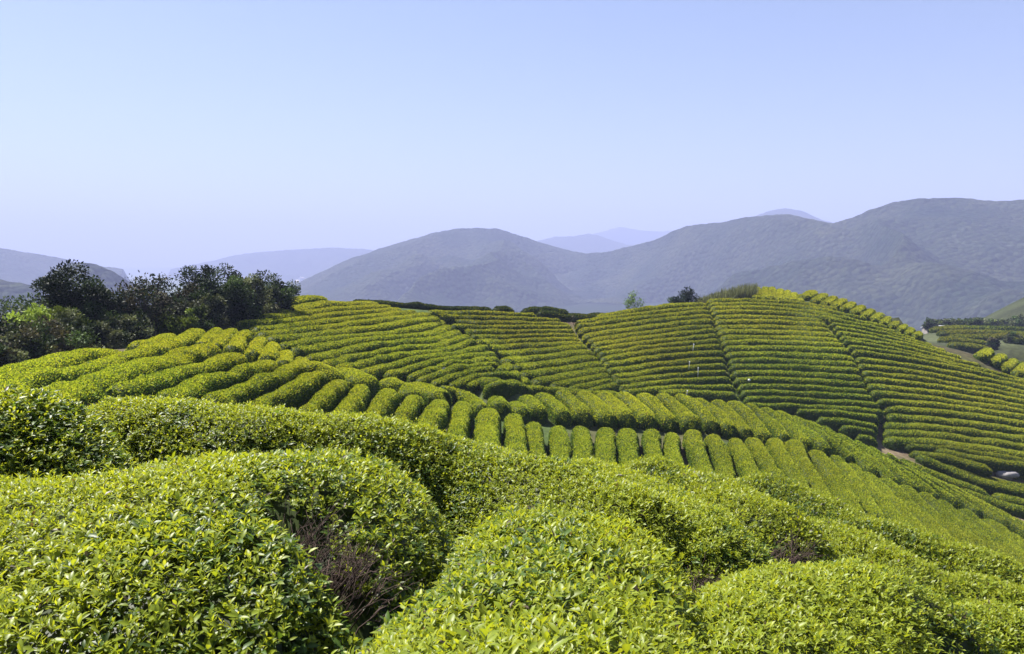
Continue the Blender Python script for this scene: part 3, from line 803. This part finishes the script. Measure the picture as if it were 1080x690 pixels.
TREES = [  # px, base py, top py, depth, half width px, palette, leaves, bare, label, category, lean
    (96, 370, 285, 47, 40, [DARK, DARK, MID], 9000, 0, 'tallest dark evergreen in the tree belt, left of the bare twiggy one', 'tree', -1.0),
    (152, 362, 287, 51, 30, [BROWN * .6, DARK], 1500, 1.0, 'nearly leafless tree with dark upright branches between two evergreens', 'tree', .2),
    (122, 365, 305, 50, 26, [DARK, MID, BROWN], 4500, 0, 'dark tree filling the space under the bare twiggy one', 'tree', 0),
    (187, 352, 303, 56, 30, [DARK, BROWN], 5000, .2, 'rusty dark tree just right of the bare twiggy one', 'tree', 0),
    (228, 342, 282, 60, 32, [DARK, DARK, MID], 8000, 0, 'tall dark evergreen near the right end of the tree belt', 'tree', -.5),
    (258, 336, 284, 63, 26, [DARK, MID, GREYG], 6000, 0, 'dark evergreen with a pale patch, second from the right end of the belt', 'tree', 0),
    (287, 328, 293, 68, 21, [DARK, MID], 5500, 0, 'dark green round tree ending the tree belt on the right', 'tree', .3),
    (55, 372, 321, 44, 28, [BRIGHT, BRIGHT, GREYG], 5500, 0, 'bright yellow-green shrub in front of the tallest evergreen', 'shrub', 0),
    (14, 395, 346, 39, 34, [BROWN, GREYG, MID], 5500, .3, 'brownish scrub tree at the left edge', 'shrub', 0),
    (22, 372, 318, 52, 34, [MID, DARK, GREYG], 5500, 0, 'dull green bush on the skyline at the left edge', 'shrub', 0),
    (70, 385, 352, 41, 30, [GREYG, BROWN, MID], 4500, .2, 'grey-green shrub at the foot of the bright yellow-green one', 'shrub', 0),
    (112, 372, 342, 44, 24, [GREYG, MID, DARK], 4000, 0, 'low grey-green shrub under the tallest evergreen', 'shrub', 0),
    (216, 345, 312, 55, 20, [GREYG * .9, DARK], 4200, .2, 'silvery dark shrub in front of the tall right evergreen', 'shrub', 0),
    (176, 356, 326, 52, 19, [MID, BRIGHT * .7, BROWN], 3200, 0, 'leafy green shrub below the rusty dark tree', 'shrub', 0),
    (144, 366, 336, 47, 18, [GREYG, DARK], 2600, .4, 'thin grey shrub below the bare twiggy tree', 'shrub', 0),
    (246, 337, 316, 60, 15, [GREYG, GREYG, MID], 2400, .3, 'pale grey shrub between the right evergreens and the tea', 'shrub', 0),
    (276, 328, 313, 66, 13, [GREYG * 1.3, GREYG], 1800, .4, 'small whitish shrub under the last round tree', 'shrub', 0),
    (-40, 380, 320, 48, 36, [MID, DARK], 4000, 0, 'dark bush just beyond the left edge', 'shrub', 0),
    (-8, 402, 362, 36, 30, [GREYG, BROWN, MID], 4500, .2, 'pale grey-brown shrub cut by the left edge, lowest of the belt', 'shrub', 0),
    (38, 396, 362, 39, 24, [BROWN, GREYG], 3800, .3, 'brown-tinged shrub between the bright yellow-green one and the tea', 'shrub', 0),
    (205, 346, 322, 52, 14, [BRIGHT * .6, MID], 2000, 0, 'yellowish leafy shrub left of the silvery dark shrub', 'shrub', 0),
]
for k, (px, by, ty, Y, hw, pal, lv, bare, label, cat, lean) in enumerate(TREES):
    b = at_px(px, by, Y)
    ztop = pt(float(px), float(ty), float(Y))[2]
    tree(b, (ztop - b[2]) / (1.22 if not bare >= 1 else 1.25), hw / F_PX * Y, pal, label, cat, 'trees and shrubs of the dark belt', 40 + k, int(lv * 2.0), 0.18 if Y > 45 else 0.17, bare, 'tree' if cat == 'tree' else 'shrub', lean)

b = at_px(668, 328, 99); tree(b, 2.5, 1.35, [A([.14, .22, .06]), A([.11, .18, .05])], 'small airy pale green tree on the crest of the hill', 'tree', None, 91, 900, .17, .6, 'tree', low=.4)
b = at_px(657, 330, 99); tree(b, .75, .45, [DARK], 'tiny dark bush beside the airy pale green tree', 'shrub', None, 92, 500, .18, 0, 'shrub')
for k, (px, by, ty, Y, hw, lab) in enumerate([(982, 348, 335, 210, 7, 'dark tree by the pale roof in the far field'), (1027, 345, 335, 215, 7, 'dark tree in the middle of the far field hedge line'),
                                              (1072, 346, 331, 220, 10, 'large round dark tree at the right edge of the far field'), (1068, 365, 352, 160, 7, 'dark green bush below the pale far field at the right edge'),
                                              (1046, 367, 360, 155, 5, 'rusty bush on the bank below the far field')]):
    b = at_px(px, by, Y); zt = pt(float(px), float(ty), float(Y))[2]
    tree(b, max(1.5, (zt - b[2]) / 1.25), .85 * hw / F_PX * Y, [MID * 1.3, GREYG * .7] if k < 4 else [BROWN, MID], lab, 'tree' if k < 3 else 'shrub', 'trees around the far field', 120 + k, 2600, .5, 0, 'tree' if k < 3 else 'shrub')
for k, (px, Y) in enumerate([(992, 222), (1000, 222), (1008, 224), (1016, 224), (1040, 226), (1050, 228), (1060, 236), (1090, 240)]):
    b = at_px(px, 345, Y); zt = pt(float(px), 338.5, float(Y))[2]
    tree(b, max(1.2, (zt - b[2])), 1.6, [MID, GREYG, BRIGHT * .5], f'low green bush in the far field hedge line, {ORD[k + 1]} from the pale roof', 'shrub', 'bushes of the far field hedge line', 140 + k, 900, .5, 0, 'shrub')
# round dark bush leaning on the slope under the grass
b = at_px(716, 321, 104)
tree(b, 1.9, 1.6, [A([.014, .026, .013]), A([.028, .050, .022])], 'dense blackish oval bush on the skyline below the tall grass', 'shrub', None, 93, 4500, .20, 0, 'shrub', 1.1, low=.05)
for k, (px, py, Y, lab) in enumerate([(511, 333, 90, 'tiny dark bush in the top rows of the hollow plot, nearer the dark trees'), (534, 338, 88, 'tiny dark bush in the top rows of the hollow plot, nearer the pale gully'),
                                      (605, 337, 92, 'tiny dark bush at the head of the pale gully')]):
    b = pt(float(px), py + 3.0, float(Y)); tree(b, .7, .3, [DARK, BROWN], lab, 'shrub', 'tiny bushes among the upper rows', 150 + k, 300, .15, 0, 'shrub')

# tall pale grass on the shoulder of the summit
gb = Bag()
n = 3000
t = rng.random(n)
px = 733 + 64 * t; 
py = np.interp(px, [733, 760, 797], [318.5, 315, 312.5]) + rng.normal(size=n) * .5
Yg = 105 + 4 * t + rng.random(n) * 4
P = pt(px, py, Yg)
P[:, 2] = np.minimum(P[:, 2], ground_z(P[:, 0], P[:, 1]) + .1) - .3
hgt = np.interp(px, [733, 745, 765, 785, 797], [.5, .8, 1.2, 1.5, 1.5]) * (.4 + 1.0 * rng.random(n) ** 1.5) + .4
D = norm(A([0.12, 0, 1.]) + rng.normal(size=(n, 3)) * .16)
S = norm(np.cross(D, random_dirs(n, rng)))
cards(gb, P, D, S, hgt, np.full(n, .06), A([.16, .17, .075]) * (.6 + .8 * rng.random((n, 1))))
tag(gb.build('tall_grass', M_TREE), 'tall pale olive grass on the shoulder left of the striped summit', 'grass', None, 'stuff')

# ------------------------------------------------------------------ small things
def blob(bag, c, rad, color, seed, nu=10, nv=14, rough=.22):
    th = np.linspace(0, math.pi, nu); ph = np.linspace(0, 2 * math.pi, nv, endpoint=False)
    T, H = np.meshgrid(th, ph, indexing='ij')
    d = np.stack([np.sin(T) * np.cos(H), np.sin(T) * np.sin(H), np.cos(T)], -1)
    V = A(c) + d * A(rad) * (1 + rough * noise(d, .6, seed) + rough * .5 * noise(d, .25, seed + 3))[..., None]
    i, j = np.meshgrid(np.arange(nu - 1), np.arange(nv), indexing='ij')
    q = np.stack([i * nv + j, (i + 1) * nv + j, (i + 1) * nv + (j + 1) % nv, i * nv + (j + 1) % nv], -1).reshape(-1, 4)
    bag.add(V.reshape(-1, 3), [q], color)
def stake(px, top, bot, Y, label, lean):
    a = pt(px, bot + 3., Y); b = pt(px + lean, top, Y)
    root = empty('stake', a); tag(root, label, 'stake', 'white stakes among the hedges')
    g = Bag(); tube(g, [a, (a * .5 + b * .5), b], [.022, .022, .02], A([.62, .60, .54]), 6); g.build('post', M_PAINT, root)
    g = Bag(); blob(g, b - A([0, .03, .02]), (.07, .04, .07), A([.78, .78, .74]), 5, 8, 10, .15); g.build('wrapped_top', M_PAINT, root)
stake(730.5, 363, 369, 84.5, 'white stake highest up among the hedges of the hillside plot', 1.2)
stake(726.5, 381.5, 386.5, 79.3, 'leaning white stake just above the tallest white one', .8)
stake(736, 388, 395, 77.5, 'tallest white stake, in front of a dark hedge face', .4)
stake(724, 412, 415.5, 73, 'white stake just showing over the near spur', 1.0)
g = Bag(); blob(g, pt(790., 401., 77.6), (.13, .11, .12), A([.62, .62, .58]), 8); tag(g.build('sack', M_PAINT), 'small white sack on a hedge below the gully of the domed hillside', 'sack')
# pale plastic sheet and pale basket lid on the hedges of the spur
p0 = pt(465.5, 395., 54.2); p1 = pt(470.5, 390.3, 54.4)
u = np.linspace(0, 1, 8); vv = np.linspace(-1, 1, 5)
U, W_ = np.meshgrid(u, vv, indexing='ij')
Vs = p0 + (p1 - p0) * U[..., None] + A([.13, .05, -.10]) * W_[..., None] + A([0, -.05, .12])
Vs = Vs + noise(Vs, .12, 3)[..., None] * A([.02, .03, .05])
q = np.stack([(i_ := np.arange(7)[:, None] * 5 + np.arange(4)[None]), i_ + 1, i_ + 6, i_ + 5], -1).reshape(-1, 4)
g = Bag(); g.add(np.vstack([Vs.reshape(-1, 3), Vs.reshape(-1, 3) - A([0, -.02, .05])]), [q, q[:, ::-1] + 40], A([.55, .53, .52])); tag(g.build('plastic_sheet', M_PAINT), 'crumpled pale sheet lying tilted on a hedge of the spur', 'sheet')
c = pt(466.4, 404.2, 53.0)
g = Bag()
prof = [(.02, .10), (.12, .10), (.17, .05), (.30, .0), (.31, -.02), (.17, .02), (.02, .06)]
a = np.linspace(0, 2 * math.pi, 18, endpoint=False)
V = A([[c[0] + r * math.cos(t), c[1] + r * math.sin(t), c[2] + z] for r, z in prof for t in a])
i, j = np.meshgrid(np.arange(len(prof) - 1), np.arange(18), indexing='ij')
g.add(V, [np.stack([i * 18 + j, (i + 1) * 18 + j, (i + 1) * 18 + (j + 1) % 18, i * 18 + (j + 1) % 18], -1).reshape(-1, 4), np.arange(18)[None, ::-1]], A([.58, .58, .46]))
tag(g.build('basket_lid', M_PAINT), 'pale oval basket lid lying on the spur below the pale sheet', 'lid')
# boulder and bare stones in the valley
def ground_hit(px, py):
    d = rays(float(px), float(py))
    t = np.linspace(40, 110, 1400)
    X, Y, Z = d[0] * t, d[1] * t, d[2] * t
    gz = ground_z(X, Y)
    k = int(np.argmax(Z < gz))
    return A([X[k], Y[k], gz[k]])
g = Bag(); b = ground_hit(1061, 501.5); blob(g, b, (.95, .7, .42), A([.22, .205, .20]), 21, 14, 20, .3); tag(g.build('boulder', M_STONE), 'pale grey boulder on the valley floor at the right', 'boulder')
g = Bag(); b = ground_hit(1046, 500.5); blob(g, b, (1.2, .6, .28), A([.24, .20, .17]), 25, 10, 18, .3); tag(g.build('rock_slab', M_STONE), 'low brown rock just left of the pale grey boulder', 'rock')

# shed with a pale roof in the far field
p = at_px(985, 348, 215)
root = empty('shed', p); tag(root, 'low shed with a pale roof by a dark tree in the far field', 'shed')
def gable(w, d, h, rh, over=.25):
    x, y = w / 2, d / 2
    wall = A([(-x, -y, 0), (x, -y, 0), (x, y, 0), (-x, y, 0), (-x, -y, h), (x, -y, h), (x, y, h), (-x, y, h), (-x, 0, h + rh), (x, 0, h + rh)], float)
    wf = [A([[0, 1, 5, 4], [2, 3, 7, 6]]), A([[1, 2, 6, 9, 5], [3, 0, 4, 8, 7]])]
    X, Yy, k = x + over, y + over, rh * (y + over) / y
    zt, ze = h + rh + .12, h + rh + .12 - k
    roof = A([(-X, -Yy, ze), (X, -Yy, ze), (X, 0, zt), (-X, 0, zt), (-X, Yy, ze), (X, Yy, ze)], float)
    roof = np.vstack([roof, roof - A([0, 0, .10])])
    rf = [A([[0, 1, 2, 3], [3, 2, 5, 4], [7, 6, 9, 8], [8, 9, 10, 11], [0, 6, 7, 1], [4, 5, 11, 10]]), A([[0, 3, 9, 6], [3, 4, 10, 9], [1, 7, 8, 2], [2, 8, 11, 5]])]
    return wall, wf, roof, rf
wall, wf, roof, rf = gable(5, 3, 1.6, .6)
g = Bag(); g.add(wall + p, wf, A([.25, .22, .20])); g.build('wall', M_STONE, root, False)
g = Bag(); g.add(roof + p, rf, A([.62, .62, .64])); g.build('roof', M_PAINT, root, False)

# ------------------------------------------------------------------ mountains (each a forested range of its own)
def mountain_material(name, c1, c2, c3, scale):
    m, n, l = new_mat(name)
    geo = n.new('ShaderNodeNewGeometry')
    p = n.new('ShaderNodeBsdfPrincipled'); p.inputs['Roughness'].default_value = .95; p.inputs['Specular IOR Level'].default_value = .05
    o = n.new('ShaderNodeOutputMaterial'); l.new(p.outputs[0], o.inputs['Surface'])
    n1 = n.new('ShaderNodeTexNoise'); n1.inputs['Scale'].default_value = .006 * scale; n1.inputs['Detail'].default_value = 8; n1.inputs['Roughness'].default_value = .65
    n2 = n.new('ShaderNodeTexVoronoi'); n2.inputs['Scale'].default_value = .085 * scale
    n3 = n.new('ShaderNodeTexNoise'); n3.inputs['Scale'].default_value = .11 * scale; n3.inputs['Detail'].default_value = 5; n3.inputs['Roughness'].default_value = .7
    for q in (n1, n2, n3):
        l.new(geo.outputs['Position'], q.inputs['Vector'])
    r = n.new('ShaderNodeValToRGB')
    r.color_ramp.elements[0].position, r.color_ramp.elements[1].position = .36, .66
    r.color_ramp.elements[0].color, r.color_ramp.elements[1].color = (*c1, 1), (*c2, 1)
    l.new(n1.outputs[0], r.inputs[0])
    r2 = n.new('ShaderNodeValToRGB')
    r2.color_ramp.elements[0].position, r2.color_ramp.elements[1].position = .40, .70
    r2.color_ramp.elements[0].color, r2.color_ramp.elements[1].color = (.40, .42, .40, 1), (1.8, 1.75, 1.6, 1)
    l.new(n3.outputs[0], r2.inputs[0])
    mu = n.new('ShaderNodeMix'); mu.data_type = 'RGBA'; mu.blend_type = 'MULTIPLY'; mu.inputs['Factor'].default_value = 1
    l.new(r.outputs[0], mu.inputs[6]); l.new(r2.outputs[0], mu.inputs[7])
    at = n.new('ShaderNodeAttribute'); at.attribute_name = 'Col'
    mm = n.new('ShaderNodeMix'); mm.data_type = 'RGBA'; mm.blend_type = 'MIX'
    sep = n.new('ShaderNodeSeparateColor'); l.new(at.outputs['Color'], sep.inputs[0]); l.new(sep.outputs[0], mm.inputs['Factor'])
    l.new(mu.outputs[2], mm.inputs[6]); mm.inputs[7].default_value = (*c3, 1)
    l.new(mm.outputs[2], p.inputs['Base Color'])
    bp = n.new('ShaderNodeBump'); bp.inputs['Strength'].default_value = .9; bp.inputs['Distance'].default_value = 6 / scale
    l.new(n2.outputs['Distance'], bp.inputs['Height']); bp.invert = True
    l.new(bp.outputs[0], p.inputs['Normal'])
    return m
M_MTN = mountain_material('forest_slope', (.008, .016, .008), (.036, .040, .022), (.15, .17, .14), 1.0)

def mountain(name, ridge, foot, slope, seed, nu=420, nv=150, rough=4.0, spur=.16, tracks=0.0):
    ridge = A(ridge, float)
    px = np.linspace(ridge[0, 0], ridge[-1, 0], nu)
    # smooth interpolation of the skyline
    py = np.interp(px, ridge[:, 0], ridge[:, 1]); Y = np.interp(px, ridge[:, 0], ridge[:, 2])
    kx = np.hanning(max(3, nu // 40)); kx /= kx.sum()
    pad = len(kx) // 2
    sm = lambda a: np.convolve(np.r_[np.full(pad, a[0]), a, np.full(pad, a[-1])], kx, 'same')[pad:-pad]
    py, Y = sm(py), sm(Y)
    R = pt(px, py, Y)
    Hh = np.maximum(R[:, 2] - foot, 4)
    v = np.r_[-np.linspace(1, 0, nv // 3)[:-1] ** 1.2, np.linspace(0, 1, nv - nv // 3) ** 1.1]      # back .. ridge .. front foot
    L = Hh / math.tan(slope)
    aV = np.abs(v)
    prof = (1 - aV) ** 1.45
    X = R[:, 0][:, None] * (1 - .0 * v[None]) + 0 * v[None]
    Yy = R[:, 1][:, None] - L[:, None] * v[None]
    X = X * (Yy / R[:, 1][:, None]) ** .5
    Z = foot + Hh[:, None] * prof[None]
    p = np.stack([X, Yy, np.zeros_like(X)], -1)
    wave = 1 - np.abs(fbm(p, Hh.max() * 1.7, 3, seed)) * 1.6
    Z = Z + spur * Hh[:, None] * np.sin(math.pi * np.minimum(aV, 1))[None] ** .8 * (wave - .55)
    Z = Z + rough * (1.0 * noise(p, rough * 9, seed + 4) + .6 * noise(p, rough * 4, seed + 5) + .6 * noise(p, rough * 2, seed + 6)) * np.minimum(1, .6 + aV)[None] * .5
    V = np.stack([X, Yy, Z], -1)
    m, q = X.shape
    i, j = np.meshgrid(np.arange(m - 1), np.arange(q - 1), indexing='ij')
    Q = np.stack([i * q + j, i * q + j + 1, (i + 1) * q + j + 1, (i + 1) * q + j], -1).reshape(-1, 4)
    tr = np.zeros(m * q)
    if tracks:
        f = V.reshape(-1, 3)
        a = np.abs(noise(f * A([1, 1, 2.5]), 170, seed + 20)); bpatch = noise(f, 420, seed + 30)
        tr = np.clip(1 - a / .016, 0, 1) * np.clip(bpatch * 2.2 - .1, 0, 1) * tracks
    o = make_mesh(name, V.reshape(-1, 3), [Q], np.repeat(tr[:, None], 3, 1), M_MTN)
    tag(o, kind='structure')
    return o

mountain('mountain', [(560, 262, 2500), (600, 268, 2450), (640, 266, 2350), (665, 260, 2300), (685, 255, 2250), (705, 246, 2150), (720, 239.5, 2100), (735, 236.5, 2050), (760, 234.5, 2000), (790, 228.5, 1950), (815, 226.5, 1900), (835, 226.5, 1850),
                     (857, 231.5, 1800), (880, 236, 1750), (900, 228.5, 1700), (920, 220.5, 1680), (945, 213, 1650), (965, 209.5, 1620), (1010, 208.5, 1600), (1045, 211, 1570), (1060, 213, 1550), (1080, 210.5, 1540), (1120, 200, 1500), (1250, 190, 1450), (1400, 205, 1400)],
         -100, math.radians(13), 3, 900, 260, 4.5, .56, .2)
mountain('mountain', [(270, 310, 2300), (310, 300, 2320), (335, 288.5, 2340), (370, 272.5, 2370), (400, 262.5, 2400), (430, 253.5, 2420), (455, 246.5, 2440), (480, 241.2, 2450), (505, 240.4, 2460), (525, 241.3, 2480), (545, 247.3, 2500), (570, 255.5, 2520), (595, 263, 2540),
                     (625, 269, 2560), (680, 280, 2600), (720, 296, 2600)], -101, math.radians(11), 13, 520, 200, 4.5, .5, 0)
mountain('far_mountain', [(520, 268, 5500), (560, 256, 5600), (585, 250, 5700), (605, 249.5, 5700), (620, 246.5, 5700), (632, 249, 5700), (660, 258, 5700), (720, 266, 5700)], -105, math.radians(20), 23, 200, 60, 8, .2)
mountain('far_mountain', [(590, 262, 7600), (625, 247, 7800), (640, 243, 7800), (655, 239.5, 7800), (675, 243, 7800), (700, 244, 7800), (730, 240, 7800), (780, 250, 7800)], -106, math.radians(20), 33, 200, 60, 10, .2)
mountain('far_mountain', [(770, 240, 4600), (800, 226, 4600), (815, 221.5, 4600), (828, 219.8, 4600), (845, 222.5, 4600), (862, 230, 4600), (885, 237, 4600), (930, 246, 4600)], -107, math.radians(20), 43, 200, 60, 8, .2)
mountain('far_hill', [(180, 284, 5200), (225, 275, 5200), (250, 268.5, 5200), (285, 265, 5200), (320, 262.5, 5200), (350, 261.5, 5200), (385, 262.5, 5200), (430, 270, 5200), (480, 276, 5200)], -108, math.radians(14), 53, 220, 60, 8, .2)
mountain('far_hill', [(-260, 250, 2600), (-100, 252, 2600), (-40, 256, 2600), (0, 261.5, 2600), (30, 266, 2650), (60, 271, 2700), (80, 277, 2700), (130, 284, 2700)], -109, math.radians(16), 63, 260, 80, 6, .2)
mountain('near_hill', [(10, 310, 1150), (40, 296, 1150), (60, 283.5, 1150), (75, 278.5, 1150), (88, 277.3, 1150), (102, 279.5, 1160), (118, 286.5, 1170), (135, 297, 1180), (170, 312, 1180)], -102.5, math.radians(24), 73, 240, 110, 4, .2)
mountain('near_hill', [(-260, 285, 1000), (-120, 288, 1000), (-30, 290, 1000), (0, 294.5, 1000), (25, 299, 1000), (50, 306, 1000), (90, 318, 1000)], -104, math.radians(22), 83, 240, 90, 4, .2)

# ------------------------------------------------------------------ the far town in the plain: one small house, copied
wall, wf, roof, rf = gable(16, 11, 7, 3, .6)
hg = Bag(); hg.add(wall, wf, A([.74, .72, .70])); hg.add(roof, rf, A([.42, .36, .36]))
town = [(r_, Y) for r_, Y in zip(np.r_[rng.uniform(52, 132, 34), rng.uniform(305, 345, 18), rng.uniform(175, 300, 16)], np.r_[rng.uniform(3300, 4600, 34), rng.uniform(3000, 4200, 18), rng.uniform(3800, 5000, 16)])]
house0 = None
for px_, Y_ in town:
    p = pt(float(px_), 290., float(Y_)); z = float(far_ground(A([p[0]]), A([p[1]]))[0])
    o = hg.build('house', M_PAINT, None, False) if house0 is None else house0.copy()
    if house0 is None:
        house0 = o
    else:
        col.objects.link(o)
    o.location = (p[0], p[1], z - .3); o.rotation_euler = (0, 0, float(rng.uniform(0, 3.14)))
    s = float(rng.uniform(.8, 1.9)); o.scale = (s, s, s * float(rng.uniform(.8, 1.6)))
    tag(o, 'tiny white house of the hazy town in the plain beyond the dark trees', 'house', 'houses of the far town')

# ------------------------------------------------------------------ haze
x0, x1, y0, y1, z0, z1 = -12600, 12600, -2200, 13000, -135, 620
Vh = A([(x, y, z) for z in (z0, z1) for y in (y0, y1) for x in (x0, x1)], float)
haze = make_mesh('haze', Vh, [A([[0, 2, 3, 1], [4, 5, 7, 6], [0, 1, 5, 4], [2, 6, 7, 3], [0, 4, 6, 2], [1, 3, 7, 5]])], None, None, None, False)
m, n, l = new_mat('haze')
pv = n.new('ShaderNodeVolumePrincipled')
pv.inputs['Color'].default_value = (.505, .57, .945, 1)
pv.inputs['Density'].default_value = 2.8e-4
pv.inputs['Anisotropy'].default_value = 0.05
o = n.new('ShaderNodeOutputMaterial'); l.new(pv.outputs[0], o.inputs['Volume'])
haze.data.materials.append(m)
tag(haze, kind='stuff')
